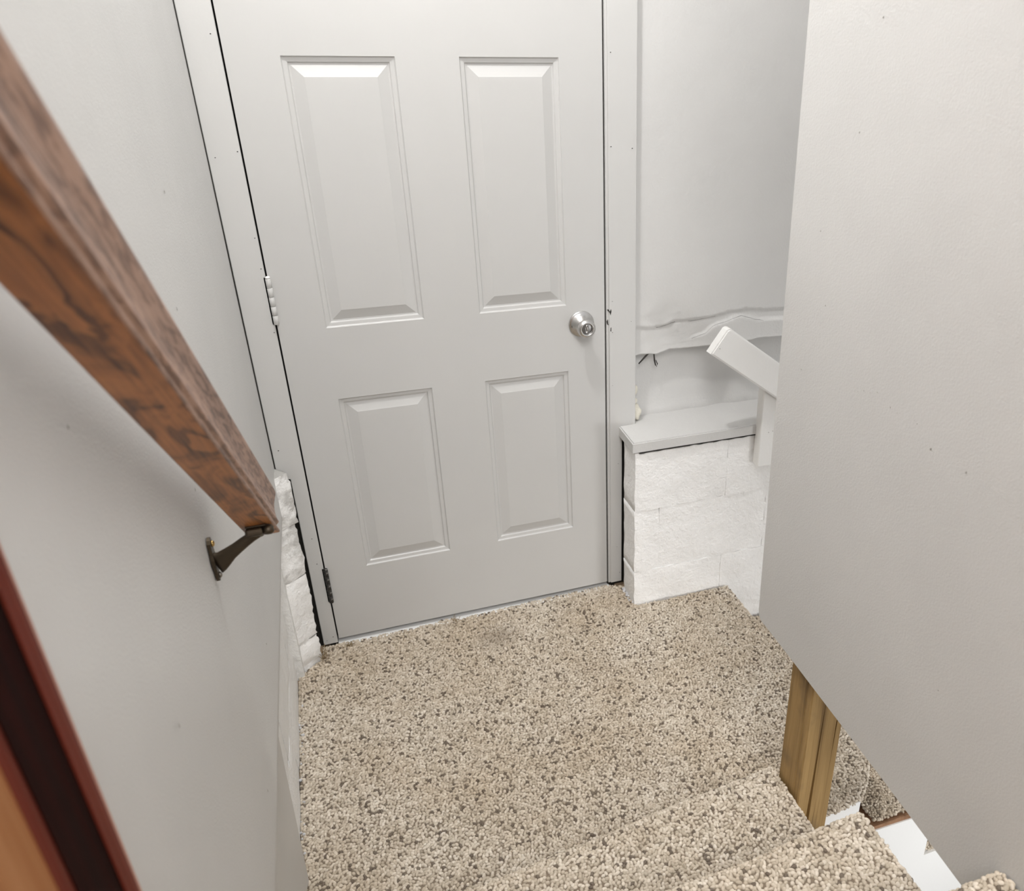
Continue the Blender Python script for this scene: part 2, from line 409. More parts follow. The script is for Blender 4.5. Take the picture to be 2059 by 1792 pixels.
# --- painted blocks below the ledge
fr_ = empty('wall_foundation_right', (1.45, -.10, 0)); tag(fr_, 'white painted concrete block footing beside the knob side of the door, under the grey ledge', 'wall', 'structure')
seams = [(-1.30, -1.0635), (-1.063, -.8205), (-.820, -.5805), (-.580, -.3405), (-.340, -.1035), (-.103, .1325), (.133, .3695), (.370, .582)]
for k, (z0, z1) in enumerate(seams):
    x = .966 if z0 > -.15 else 1.25
    first = .325 if k % 2 else .085
    if z0 < -.15: first = .30
    i = 0
    while x < 2.4:
        L = first if i == 0 else .40
        rough_block('block', (x, -.14 - .002 * (k % 2), z0), (1, 0, 0), (0, 0, 1), (0, -1, 0), L, z1 - z0, .10, M['block'], fr_, 70 + k * 9 + i, .0045, .0011, 18 if L > .2 else 6, 10, ragged=(-.004 if i == 0 else None))
        x += L + .0004; i += 1
bm = bmesh.new(); box_bm(bm, (.985, -.132, -1.3), (2.4, .06, .583)); bm_obj('mortar', bm, M['mortar'], fr_)
for i, (z0, z1) in enumerate(((.02, .13), (.15, .34), (.40, .47), (.52, .585))):      # broken mortar lumps in the slot by the casing
    bm = bmesh.new(); bmesh.ops.create_icosphere(bm, subdivisions=3, radius=1)
    for q in bm.verts:
        n_ = 1 + .35 * noise.noise(q.co * 2.1 + Vector((i * 3, 0, 0))); q.co = Vector((.975 + q.co.x * .010 * n_, -.075 + q.co.y * .05 * n_, (z0 + z1) / 2 + q.co.z * (z1 - z0) / 2 * n_))
    bm_obj('mortar_lump', bm, M['concrete'] if i == 2 else M['block'], fr_, True)

# --- the ledge board on top of the blocks
bm = bmesh.new()
pl = [(.953, -.147), (1.10, -.146), (1.25, -.148), (1.40, -.147), (2.4, -.147), (2.4, .07), (1.0, .07), (1.0, -.004), (.958, -.004)]
A, B = prism_bm(bm, pl, 'z', .588, .622)
bmesh.ops.recalc_face_normals(bm, faces=bm.faces)
bmesh.ops.bevel(bm, geom=[e for e in bm.edges if abs(e.verts[0].co.z - e.verts[1].co.z) < .01 and e.verts[0].co.z > .6], offset=.004, segments=2, affect='EDGES')
led = bm_obj('trim_1', bm, M['cap']); tag(led, 'grey painted ledge board capping the white block footing', 'ledge', 'structure')
# painted-over crack under the ledge
bm = bmesh.new(); px = None
for k in range(60):
    x = .975 + k * .0072; zc = .5845 + .003 * noise.noise(Vector((x * 40, 0, 9))) + .004 * (noise.noise(Vector((x * 9, 4, 0))) > .25)
    w = .0011 + .0012 * max(0, noise.noise(Vector((x * 25, 7, 0))))
    q = (bm.verts.new((x, -.1475, zc - w)), bm.verts.new((x, -.1475, zc + w)), bm.verts.new((x, -.136, zc - w)), bm.verts.new((x, -.136, zc + w)))
    if px:
        for a, b in ((0, 1), (1, 3), (3, 2), (2, 0)): bm.faces.new((px[a], px[b], q[b], q[a]))
    px = q
tag(bm_obj('crack_line', bm, M['crack'], led), kind='stuff')

# --- drywall partition between the two flights: hangs free, rounded lower corner
bm = bmesh.new()
X0, X1 = .951, .964
out = [(-.925, 2.95), (-.967, .568)] + [(-.967 - .016 * (1 - math.cos(a)), .568 - .022 * math.sin(a)) for a in (.4, .8, 1.2, 1.57)] + [(-1.10, .541), (-1.45, .519), (-1.66, .502), (-2.9, .46), (-2.9, 2.95)]
prism_bm(bm, out, 'x', X0, X1); bmesh.ops.recalc_face_normals(bm, faces=bm.faces)
wr = bm_obj('wall_right', bm, M['wall']); tag(wr, 'large grey drywall partition hanging between the two flights, its lower edge open', 'wall', 'structure')
bm = bmesh.new()
pits = [(-1.213, 1.195), (-1.228, 1.202), (-1.245, 1.205), (-1.263, 1.212), (-1.30, 1.20), (-1.318, 1.198), (-1.359, 1.202), (-1.366, 1.199), (-1.404, 1.174), (-1.127, 1.594), (-1.036, 1.174), (-1.481, 1.171), (-1.09, 1.31), (-1.05, 1.43), (-1.29, 1.03), (-1.52, .80), (-1.15, 1.75)]
for y, z in pits:
    s = random.uniform(.0011, .0024)
    vs = [bm.verts.new((X0 - .0006, y + s * math.cos(a) * random.uniform(.5, 1.3), z + s * math.sin(a) * random.uniform(.5, 1.3))) for a in [k * math.tau / 6 for k in range(6)]]
    c0 = bm.verts.new((X0 - .0012, y, z))
    for k in range(6): bm.faces.new((vs[k], vs[(k + 1) % 6], c0))
tag(bm_obj('pit_mark', bm, M['concrete'], wr), kind='stuff')

# --- the rest of the shell
fb = box('floor_basement', (-.6, -3.2, -1.45), (3.2, .2, -1.32), M['concretefloor']); tag(fb, 'grey concrete basement floor below the lower flight', 'floor', 'structure')
tag(box('wall_far_right', (3.0, -3.2, -1.32), (3.1, .1, 2.95), M['wall']), 'plain grey basement wall at the foot of the lower flight', 'wall', 'structure')
ce = box('ceiling', (-.2, -1.0, 3.45), (3.1, .16, 3.53), M['ceiling']); tag(ce, 'low white ceiling over the stair landing', 'ceiling', 'structure')

# ================================================================ DOOR
dr = empty('door_1', (.457, 0, .015)); tag(dr, 'grey six panel door closing the stair landing, with a satin nickel knob', 'door', 'structure')
DW, DZ0, DZ1, DT = .914, .017, 2.09, .035
xp = [(.120, .380), (.536, .794)]; zp = [(.269, .830), (1.036, 1.693), (1.87, 2.02)]
# slab: frame of stiles and rails with real openings
xc = [0, .120, .380, .536, .794, DW]; zc = [DZ0, .269, .830, 1.036, 1.693, 1.87, 2.02, DZ1]
bm = bmesh.new(); vg = {}
def vv(i, j, y):
    k = (i, j, y)
    if k not in vg: vg[k] = bm.verts.new((xc[i], y, zc[j]))
    return vg[k]
for i in range(5):
    for j in range(7):
        if i in (1, 3) and j in (1, 3, 5): continue
        bm.faces.new((vv(i, j, 0.), vv(i + 1, j, 0.), vv(i + 1, j + 1, 0.), vv(i, j + 1, 0.)))
for j in range(7):
    bm.faces.new((vv(0, j, 0.), vv(0, j + 1, 0.), vv(0, j + 1, DT), vv(0, j, DT))); bm.faces.new((vv(5, j, 0.), vv(5, j, DT), vv(5, j + 1, DT), vv(5, j + 1, 0.)))
for i in range(5):
    bm.faces.new((vv(i, 0, 0.), vv(i, 0, DT), vv(i + 1, 0, DT), vv(i + 1, 0, 0.))); bm.faces.new((vv(i, 7, 0.), vv(i + 1, 7, 0.), vv(i + 1, 7, DT), vv(i, 7, DT)))
bm.faces.new([vv(0, 0, DT), vv(0, 7, DT), vv(5, 7, DT), vv(5, 0, DT)])
bmesh.ops.recalc_face_normals(bm, faces=bm.faces)
bm_obj('door_slab', bm, M['door'], dr)
# moulded panels: (inset, depth) rings
PROF = [(0, 0), (.0012, .0030), (.0035, .0048), (.010, .0055), (.0125, .0060), (.0150, .0098), (.0185, .0102), (.0200, .0098), (.0440, .0022), (.0455, .0016), (.048, .0015)]
for (x0, x1) in xp:
    for (z0, z1) in zp:
        bm = bmesh.new(); rings = []
        for d_, y in PROF:
            rings.append([bm.verts.new(p) for p in ((x0 + d_, y, z0 + d_), (x1 - d_, y, z0 + d_), (x1 - d_, y, z1 - d_), (x0 + d_, y, z1 - d_))])
        for a, b in zip(rings, rings[1:]):
            for k in range(4): bm.faces.new((a[k], a[(k + 1) % 4], b[(k + 1) % 4], b[k]))
        bm.faces.new(rings[-1]); bmesh.ops.recalc_face_normals(bm, faces=bm.faces)
        if sum(f.normal.y for f in bm.faces) > 0: bmesh.ops.reverse_faces(bm, faces=bm.faces)
        bm_obj('panel', bm, M['door'], dr)
# hinges
for zc_, dark in ((1.122, False), (.226, True), (1.90, False)):
    mt = M['hingedark'] if dark else M['casing']
    bm = bmesh.new(); box_bm(bm, (-.0095, -.0035, zc_ - .062), (-.001, .004, zc_ + .062))
    hg = bm_obj('hinge', bm, M['crack'] if not dark else M['hingedark'], dr)
    if dark: hg['label'] = 'bare dark hinge with chipped paint'
    for k in range(5):
        bm = bmesh.new(); h = .0235
        lathe_bm(bm, [(.0058, -h / 2), (.0066, -h / 2 + .0008), (.0066, h / 2 - .0008), (.0058, h / 2)], 16)
        o = bm_obj('knuckle', bm, mt, hg, True, (0.0005, -.0095, zc_ - .0485 + k * .0243))
    bm = bmesh.new(); lathe_bm(bm, [(.0045, 0), (.0062, .001), (.0062, .003), (.003, .0055)], 16)
    bm_obj('hinge_pin', bm, M['whitewood'] if not dark else mt, hg, True, (0.0005, -.0095, zc_ + .061))
# knob, axis along -Y
KN = Vector((.839, 0, .976))
kb = empty('door_knob'); kb.parent = dr; kb.matrix_parent_inverse = Matrix.Translation(-Vector(dr.location)); kb.location = KN
kb.rotation_euler = (math.pi / 2, 0, 0); kb['label'] = 'satin nickel knob with a thumb turn'
def kpart(name, prof, mat, n=48, loc=(0, 0, 0), squash=None):
    bm = bmesh.new(); lathe_bm(bm, prof, n)
    if squash:
        for q in bm.verts: q.co.x *= squash
    o = bm_obj(name, bm, mat, None, True); o.parent = kb; o.location = loc; return o
K = 1.14
kpart('rose', [(r * K, h * K) for r, h in ((.0345, 0), (.0350, .0015), (.0348, .0035), (.0335, .0048), (.031, .0050), (.029, .0058), (.025, .0085), (.020, .0135), (.0165, .018), (.015, .020))], M['nickel'])
kpart('knob', [(r * K, h * K) for r, h in ((.0125, .017), (.0125, .024), (.0135, .029), (.0175, .032), (.0215, .036), (.0240, .041), (.0245, .046), (.0235, .051), (.0205, .0545), (.0175, .0558), (.0155, .0558), (.0150, .0545), (.0148, .0490), (.0005, .0490))], M['nickel'])
kpart('turn_button', [(r * K, h * K) for r, h in ((.0125, .0488), (.0125, .0500), (.0085, .0505), (.0065, .0515), (.0065, .0555), (.0055, .0565))], M['nickel'], 32, squash=.35)
kpart('recess', [(.0146 * K, .0492 * K), (.0140 * K, .0494 * K), (.0005, .0494 * K)], M['nickeldark'], 32)
kpart('screw', [(.0042, 0), (.0042, .0022), (.0025, .0028), (.0004, .0010)], M['nickeldark'], 16, loc=(-.0285, -.004, .0060))
kpart('screw', [(.0042, 0), (.0042, .0022), (.0025, .0028), (.0004, .0010)], M['nickeldark'], 16, loc=(.0285, .004, .0060))
# door-stop jambs behind the gaps, near black to paint the gap shade in
jm = empty('trim_2', (.457, .05, 0)); tag(jm, 'wooden jamb round the closed door, coloured near black as gap shade', 'door frame', 'structure')
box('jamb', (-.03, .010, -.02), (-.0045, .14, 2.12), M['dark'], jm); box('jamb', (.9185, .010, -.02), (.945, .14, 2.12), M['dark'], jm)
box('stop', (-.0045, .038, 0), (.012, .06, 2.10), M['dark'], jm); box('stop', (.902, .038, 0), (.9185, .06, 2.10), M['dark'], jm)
box('head_jamb', (-.03, .010, 2.094), (.945, .14, 2.13), M['dark'], jm); box('bottom_gap_shade', (.0, .037, -.01), (.914, .06, .03), M['dark'], jm)  # the low dark bar stands for the shade under the door
# casings
bm = bmesh.new()
prism_bm(bm, [(-.0045, .004), (-.0045, 2.20), (-.0782, 2.20), (-.0772, .608), (-.0445, .606), (-.0475, .004)], 'y', -.0035, .018)
bmesh.ops.recalc_face_normals(bm, faces=bm.faces); bmesh.ops.bevel(bm, geom=list(bm.edges), offset=.0015, segments=1, affect='EDGES')
cl = bm_obj('trim_3', bm, M['casing']); tag(cl, 'grey hinge side door casing notched round the block footing', 'trim', 'structure')
bm = bmesh.new()
prism_bm(bm, [(.927, .012), (.927, 2.20), (1.010, 2.20), (1.015, .606), (.969, .600), (.967, .012)], 'y', -.006, .016)
bmesh.ops.recalc_face_normals(bm, faces=bm.faces); bmesh.ops.bevel(bm, geom=list(bm.edges), offset=.0015, segments=1, affect='EDGES')
cr_ = bm_obj('trim_4', bm, M['casing']); tag(cr_, 'grey knob side door casing with chips by the strike', 'trim', 'structure')
box('reveal_strip', (.9195, -.001, .012), (.9275, .05, 2.10), M['casing'], cr_, .0008)
hd = box('trim_5', (-.0765, -.0045, 2.205), (1.010, .018, 2.29), M['casing'], None, .002); tag(hd, 'grey head casing above the six panel door', 'trim', 'structure')
def dots(name, pts, parent, y0, s=.0016):
    bm = bmesh.new()
    for x, z in pts:
        r = s * random.uniform(.7, 1.3)
        vs = [bm.verts.new((x + r * math.cos(a), y0, z + .7 * r * math.sin(a))) for a in [k * math.tau / 7 for k in range(7)]]; c0 = bm.verts.new((x, y0 - .0005, z))
        for k in range(7): bm.faces.new((vs[k], vs[(k + 1) % 7], c0))
    return tag(bm_obj(name, bm, M['crack'], parent), kind='stuff')
dots('nail_hole', [(-.018, 1.736), (-.062, 1.475), (-.011, 1.487), (-.011, 1.284), (-.011, 1.207), (-.010, 1.039), (-.06, .70), (-.02, .40), (-.02, .31), (-.016, .03), (-.036, .02)], cl, -.0041)
dots('nail_hole', [(.935, 1.706), (.935, 1.473), (.998, 1.467), (.937, 1.037), (.998, .969), (.937, .94), (.936, .766), (.955, .486), (.95, .16), (.96, .05)], cr_, -.0066)
# chipped paint at the strike
bm = bmesh.new()
for poly in ([(.920, 1.012), (.933, 1.013), (.934, 1.006), (.931, .994), (.928, 1.003)], [(.919, .975), (.9235, .982), (.9245, .968), (.927, .962), (.921, .966)], [(.931, .955), (.9335, .957), (.933, .943), (.926, .941), (.930, .946)]):
    a = [bm.verts.new((x, -.0064 if x > .9272 else -.0018, z)) for x, z in poly]; bm.faces.new(a)
tag(bm_obj('paint_chip', bm, M['crack'], cr_), kind='stuff')
# the floor sill under the door
sl = box('trim_6', (-.004, -.017, -.02), (.922, .06, -.0012), M['whiteboard'], None, .001); tag(sl, 'white painted sill strip under the door between door and carpet', 'trim', 'structure')

# ================================================================ FLOOR (landing)
flr = empty('floor', (.6, -.6, -.02)); tag(flr, 'stair landing covered in beige flecked loop carpet', 'floor', 'structure')
bm = bmesh.new()
prism_bm(bm, [(-.13, -1.20), (-.13, .05), (1.305, .05), (1.305, -.98), (1.21, -1.100), (1.064, -1.100), (1.064, -1.085), (.97, -1.085), (.94, -1.20)], 'z', -.05, -.012)
bmesh.ops.recalc_face_normals(bm, faces=bm.faces); bm_obj('deck', bm, M['rawwood'], flr)
edge = [(-.124, -1.20), (-.124, -.90), (-.123, -.6), (-.125, -.3), (-.122, -.125), (-.09, -.10), (-.060, -.070), (-.048, -.010), (-.004, -.006)]
for k in range(1, 46):
    x = -.004 + k * .0202; y = .002 - .003 * noise.noise(Vector((x * 40, 5, 0))) - ((.010 + .004 * noise.noise(Vector((x * 20, 2, 0)))) if .02 < x < .30 else 0) - (.015 * (1 - (x - .36) / .36) if .36 < x < .72 else 0)
    edge.append((x, y))
edge += [(.925, -.004), (.966, -.022), (.966, -.10), (.972, -.148), (1.10, -.151), (1.20, -.150), (1.312, -.150), (1.318, -.36), (1.334, -.60), (1.336, -.90), (1.322, -1.0), (1.27, -1.065), (1.222, -1.108), (1.14, -1.116), (1.066, -1.114), (1.066, -1.09), (.962, -1.09), (.955, -1.20)]
bm = bmesh.new()
top = [bm.verts.new((x, y, -.002)) for x, y in edge]; low = [bm.verts.new((x, y, -.012)) for x, y in edge]
ft = bm.faces.new(top[::-1]); bm.normal_update()
for k in range(len(edge)):
    j = (k + 1) % len(edge); bm.faces.new((top[k], top[j], low[j], low[k]))
bmesh.ops.triangulate(bm, faces=[ft]); bmesh.ops.recalc_face_normals(bm, faces=bm.faces)
pile(bm_obj('carpet', bm, M['backing'], flr))
# carpet wrapped down over the open edge towards the lower flight
rows = [[(1.318 + (.016 if y < -.5 else .016 * max(0, (-.36 - y)) / .14) - .0 - (0.012 if a > 1 else 0) - (.1 if False else 0), y, z) for y in [-.15 - .05 * k for k in range(17)]] for a, z in ((0, -.002), (1, -.03), (2, -.05), (3, -.18))]
pile(sheet('carpet_nosing', rows, M['backing'], flr))
box('fascia', (1.062, -1.114, -.185), (1.216, -1.101, -.006), M['whiteboard'], flr)
# frayed threads in the corner by the hinge casing
bm = bmesh.new()
for k in range(26):
    a = random.uniform(0, 6.28); p = Vector((-.052 + random.gauss(0, .010), -.066 + random.gauss(0, .014), .002)); q = p + Vector((math.cos(a) * .012, math.sin(a) * .012, random.uniform(.008, .03))); tube_bm(bm, [p, (p + q) / 2 + Vector((random.gauss(0, .003), 0, .004)), q], .0007, 4)
for k in range(18):
    a = random.uniform(0, 6.28); p = Vector((.02 + random.gauss(0, .013), -.028 + random.gauss(0, .005), .002)); q = p + Vector((math.cos(a) * .01, math.sin(a) * .01, random.uniform(.003, .012))); tube_bm(bm, [p, (p + q) / 2 + Vector((0, 0, .004)), q], .0007, 4)
for k in range(10):
    p = Vector((.365 + random.gauss(0, .006), -.018 + random.gauss(0, .004), .002)); q = p + Vector((random.gauss(0, .006), random.gauss(0, .006), .014)); tube_bm(bm, [p, (p + q) / 2, q], .0007, 4)
tag(bm_obj('frayed_thread', bm, M['fray'], flr), kind='stuff')
bm = bmesh.new()
for k in range(90):
    r = random.uniform(.0015, .005); t_ = random.random()
    c_ = Vector((.955 + .020 * random.random(), -.03 - .10 * t_, .003)) if k < 45 else Vector((-.128 + .012 * random.random(), -.12 - 1.0 * random.random(), .002))
    bmesh.ops.create_icosphere(bm, subdivisions=1, radius=r, matrix=Matrix.Translation(c_))
tag(bm_obj('mortar_crumb', bm, M['lint'], flr), kind='stuff')

# ================================================================ UPPER STAIRS
st = empty('staircase', (.4, -1.2, 0)); tag(st, 'upper flight of carpeted steps rising from the landing towards the viewer', 'stairs')
XR = .955
levels = [(.187, -1.078, -1.175), (.387, -1.398, -1.452), (.617, -1.712, -1.732), (.82, -2.02, -2.03), (1.02, -2.33, -2.33)]
XLs = -.076
def nose(x, k):
    z, yr, yl = levels[k]; s = (x - XLs) / (XR - XLs); return yl + (yr - yl) * s + .006 * noise.noise(Vector((x * 5, k, 2)))
for k, (z, yr, yl) in enumerate(levels):
    zb = levels[k - 1][0] if k else 0.0
    XLs, XR = -.076, (.955 if k < 2 else .946)
    last = k == len(levels) - 1
    bm = bmesh.new()
    yb = (min(levels[k + 1][1], levels[k + 1][2]) - .03) if not last else -2.9
    zlow = zb - .03
    prism_bm(bm, [(XLs, nose(XLs, k) - .03), (XR - .006, nose(XR, k) - .03), (XR - .006, yb), (XLs, yb)], 'z', zlow, z - .014)
    bmesh.ops.recalc_face_normals(bm, faces=bm.faces)
    sp = bm_obj('step', bm, M['rawwood'], st)
    # carpet strip: riser, rolled nosing, tread
    prof = [(-.022, zb - z + .004), (-.020, -.10), (-.016, -.045), (-.006, -.032), (.001, -.022), (.002, -.013), (-.003, -.005), (-.012, -.001), (-.03, 0)]
    nx = 22; rows = []
    for dy, dz in prof: rows.append([(XLs + (XR - XLs) * i / nx, nose(XLs + (XR - XLs) * i / nx, k) + dy, z + dz - .002) for i in range(nx + 1)])
    for q in range(1, 7):
        row = []
        for i in range(nx + 1):
            x = XLs + (XR - XLs) * i / nx; y0 = nose(x, k) - .03; y1 = (nose(x, k + 1) - .02) if not last else -2.9
            row.append((x, y0 + (y1 - y0) * q / 6, z - .002 + .002 * noise.noise(Vector((x * 6, q, k)))))
        rows.append(row)
    bm = bmesh.new(); V = [[bm.verts.new(p) for p in r] for r in rows]
    for a, b in zip(V, V[1:]):
        for i in range(nx): bm.faces.new((a[i], b[i], b[i + 1], a[i + 1]))
    # cut edge hanging at the open side
    rt = [r[-1] for r in V[5:]]; lo = [bm.verts.new(v_.co + Vector((.001, 0, -.010))) for v_ in rt]
    for a in range(len(rt) - 1): bm.faces.new((rt[a], rt[a + 1], lo[a + 1], lo[a]))
    bmesh.ops.recalc_face_normals(bm, faces=bm.faces)
    if sum(f.normal.z for f in bm.faces) < 0: bmesh.ops.reverse_faces(bm, faces=bm.faces)
    pile(bm_obj('carpet', bm, M['backing'], sp))
# skirt board against the footing, end cut square to the slope
sk_ = prism('baseboard_left', [(-.86, -.004), (-.80, .283), (-.745, .505), (-1.3, .92), (-2.6, 1.78), (-2.6, 1.2), (-1.6, .50)], 'x', -.1262, -.1105, M['casing'], None, .001)
tag(sk_, 'grey stair skirt board against the white footing below the drywall', 'skirt board', 'structure')
# open-side carriage under the treads
prism('carriage_board', [(-1.16, .0), (-1.16, .15), (-1.45, .16), (-1.45, .34), (-1.76, .36), (-1.76, .56), (-2.1, .60), (-2.1, .78), (-2.6, 1.0), (-2.6, .5), (-1.5, -.02)], 'x', .90, .934, M['rawwood'], st)

# ================================================================ LOWER STAIRS (turning away below the partition)
s2 = empty('staircase.001', (1.5, -.6, -.4)); tag(s2, 'lower flight of carpeted steps with white stringer, dropping away behind the partition', 'stairs')
xe = 1.312; run = .205; rise = .183; NS = 6
for k in range(1, NS + 1):
    z = -rise * k + .001; x0, x1 = xe + run * (k - 1), xe + run * k
    sp = box('tread_board', (x0 - .02, -1.078 if k == 1 else -1.05, z - .020), (x1 + .006, -.146, z), M['rawedge'], s2)
    zl = z + .011
    prof = [(x0 + .004, zl + rise - .03), (x0 + .002, zl + .004), (x0 + .03, zl), (x1 - .02, zl), (x1 + .004, zl - .002), (x1 + .012, zl - .010), (x1 + .010, zl - .022), (x1 + .002, zl - .034)]
    if k == 1: prof = prof[1:]
    rows = [[(x, -.152 - (1.072 - .152) * i / 12 - (.004 * noise.noise(Vector((x * 9, i, k))) if i == 12 else 0), zz) for i in range(13)] for x, zz in prof]
    bm = bmesh.new(); V = [[bm.verts.new(p) for p in r] for r in rows]
    for a, b in zip(V, V[1:]):
        for i in range(12): bm.faces.new((a[i], a[i + 1], b[i + 1], b[i]))
    bmesh.ops.recalc_face_normals(bm, faces=bm.faces)
    if sum(f.normal.z for f in bm.faces) < 0: bmesh.ops.reverse_faces(bm, faces=bm.faces)
    if k > 1:
        en = [r_[-1] for r_ in V]; lo = [bm.verts.new(q.co + Vector((0, 0, -.03))) for q in en]
        for a in range(len(en) - 1): bm.faces.new((en[a], en[a + 1], lo[a + 1], lo[a]))
    pile(bm_obj('carpet', bm, M['backing'], sp))
poly = [(1.20, -.190)]
for k in range(1, NS + 1):
    poly += [(xe + run * k - .0, -rise * k - .020), (xe + run * k, -rise * (k + 1) - .020)]
poly += [(xe + run * NS + .02, -1.32), (1.20, -1.32)]
prism('stringer', poly, 'y', -1.082, -1.052, M['whiteboard'], s2)

# ================================================================ HANDRAILS
# oak rail, built along local -Y (uphill) then tilted
PITCH = math.radians(39.6)
hr = empty('handrail', (0, -1.065, 1.03)); tag(hr, 'stained oak handrail on a bronze bracket, sloping along the drywall', 'handrail')
half = [(.0105, .0), (.0116, .0008), (.0123, .0022), (.0122, .0036), (.0096, .0052), (.0080, .0075), (.0078, .0100), (.0092, .0128), (.0116, .0150), (.0126, .0164), (.0126, .0178), (.0116, .0200), (.0103, .0250), (.0093, .0320), (.0090, .0380), (.0098, .0460), (.0118, .0540), (.0138, .0605), (.0143, .0645), (.0132, .0695), (.0100, .0740), (.0040, .0778)]
sec = half + [(-.0105, .0790)] + [(-.021 - a, b) for a, b in half[::-1]]
bm = bmesh.new(); L = 2.05
prism_bm(bm, [(a, b) for a, b in sec], 'y', 0.0, -L, mi=lambda i: 0 if i == len(sec) - 1 else 1)
for f in bm.faces:
    if len(f.verts) > 4: f.material_index = 0
bmesh.ops.recalc_face_normals(bm, faces=bm.faces)
rail = bm_obj('rail', bm, [M['oakflat'], M['oakedge']], hr)
rail.matrix_parent_inverse = Matrix.Identity(4); rail.rotation_euler = (-PITCH, 0, math.radians(.5))
# bracket
bk = empty('bracket'); bk.parent = hr; bk.matrix_parent_inverse = Matrix.Translation(-Vector(hr.location)); bk['label'] = 'dark bronze wall bracket with brass screws'
def bpart(name, bm, mat, smooth=False):
    bmesh.ops.recalc_face_normals(bm, faces=bm.faces); o = bm_obj(name, bm, mat, None, smooth); o.parent = bk; return o
py, pz = -1.124, 1.036
outl = [(.000, .0365), (.0055, .035), (.0085, .030), (.0085, .022), (.0100, .012), (.0125, .004), (.0125, -.004), (.0095, -.012), (.0070, -.020), (.0075, -.029), (.0050, -.0345), (0, -.0365)]
outl = outl + [(-a, b) for a, b in outl[-2:0:-1]]
bm = bmesh.new(); prism_bm(bm, [(py + a, pz + b) for a, b in outl], 'x', XL + .001, XL + .0055); bpart('wall_plate', bm, M['bronze'])
for dy, dz, mt in ((.004, .0245, 'brass'), (-.003, .002, 'brass'), (.000, -.027, 'steelscrew')):
    bm = bmesh.new(); lathe_bm(bm, [(.0048, 0), (.0046, .0018), (.0030, .0034), (.0006, .0040)], 14); o = bpart('screw', bm, M[mt], True)
    o.location = (XL + .0055, py + dy + (.0075 if mt == 'brass' and dz < .01 else 0), pz + dz); o.rotation_euler = (0, math.pi / 2, 0)
bm = bmesh.new()
tube_bm(bm, [(XL + .005, py, pz - .006), (XL + .010, py, pz - .0045), (XL + .017, py, pz - .001), (XL + .026, py - .001, pz + .006), (XL + .038, py - .002, pz + .014), (XL + .050, py - .003, pz + .0225), (XL + .060, py - .004, pz + .029), (XL + .070, py - .004, pz + .033)],
        [(.0042, .0200), (.0044, .0175), (.0048, .0135), (.0052, .0108), (.0054, .0092), (.0055, .0084), (.0056, .0078), (.0055, .0066)], 14)
bpart('arm', bm, M['bronze'], True)
# saddle under the rail, aligned with the slope
up = Vector((0, math.sin(PITCH), math.cos(PITCH))); al = Vector((0, math.cos(PITCH), -math.sin(PITCH)))
base = Vector((-.0115, -1.065, 1.03)) - al * .076
bm = bmesh.new(); box_bm(bm, (-.014, -.011, -.0030), (.014, .011, -.0002), .001)
mt_ = Matrix((Vector((1, 0, 0)), al, up)).transposed().to_4x4(); mt_.translation = base
bmesh.ops.transform(bm, matrix=mt_, verts=bm.verts); bpart('saddle', bm, M['bronze'])
bm = bmesh.new(); box_bm(bm, (-.015, -.0115, -.0150), (.009, .0115, -.0028), .004, 2); bmesh.ops.transform(bm, matrix=mt_, verts=bm.verts); bpart('clamp', bm, M['bronze'])
bm = bmesh.new(); lathe_bm(bm, [(.006, -.0015), (.0080, -.003), (.0080, -.011), (.005, -.0140), (.001, -.0145)], 18)
bmesh.ops.transform(bm, matrix=mt_ @ Matrix.Translation((.0155, 0, 0)), verts=bm.verts); bpart('clamp_screw', bm, M['bronze'], True)

# white rail on its stud at the far footing
h2 = empty('handrail.001', (1.42, -.17, .5)); tag(h2, 'short white painted board handrail on a stud above the ledge', 'handrail')
u = Vector((.808, 0, -.589)); w = Vector((.589, 0, .808))
bm = bmesh.new(); o0 = Vector((1.172, 0, .910)); ll = 1.25; hh = .0945
pr = [(0, 0), (ll, 0), (ll, hh), (.012, hh), (.004, hh - .003), (0, hh - .010)]
pts = [o0 + u * a + w * b for a, b in pr]
prism_bm(bm, [(p.x, p.z) for p in pts], 'y', -.217, -.179); bmesh.ops.recalc_face_normals(bm, faces=bm.faces)
bmesh.ops.bevel(bm, geom=[e for e in bm.edges if abs(e.verts[0].co.y - e.verts[1].co.y) < 1e-4], offset=.0045, segments=2, affect='EDGES')
bm_obj('rail', bm, M['whitewood'], h2)
box('post', (1.386, -.1785, .480), (1.474, -.1415, .815), M['whitewood'], h2, .002)
box('post', (2.0, -.1785, -.02), (2.088, -.1415, .36), M['whitewood'], h2, .002)
bm = bmesh.new()
for (x, z, y) in ((1.425, .757, -.2175), (1.442, .80, -.2175), (1.20, .925, -.2175), (1.416, .603, -.179), (1.431, .605, -.179)):
    bmesh.ops.create_icosphere(bm, subdivisions=1, radius=.0026, matrix=Matrix.Translation((x, y + .0018, z)))
tag(bm_obj('nail_head', bm, M['concrete'], h2), kind='stuff')

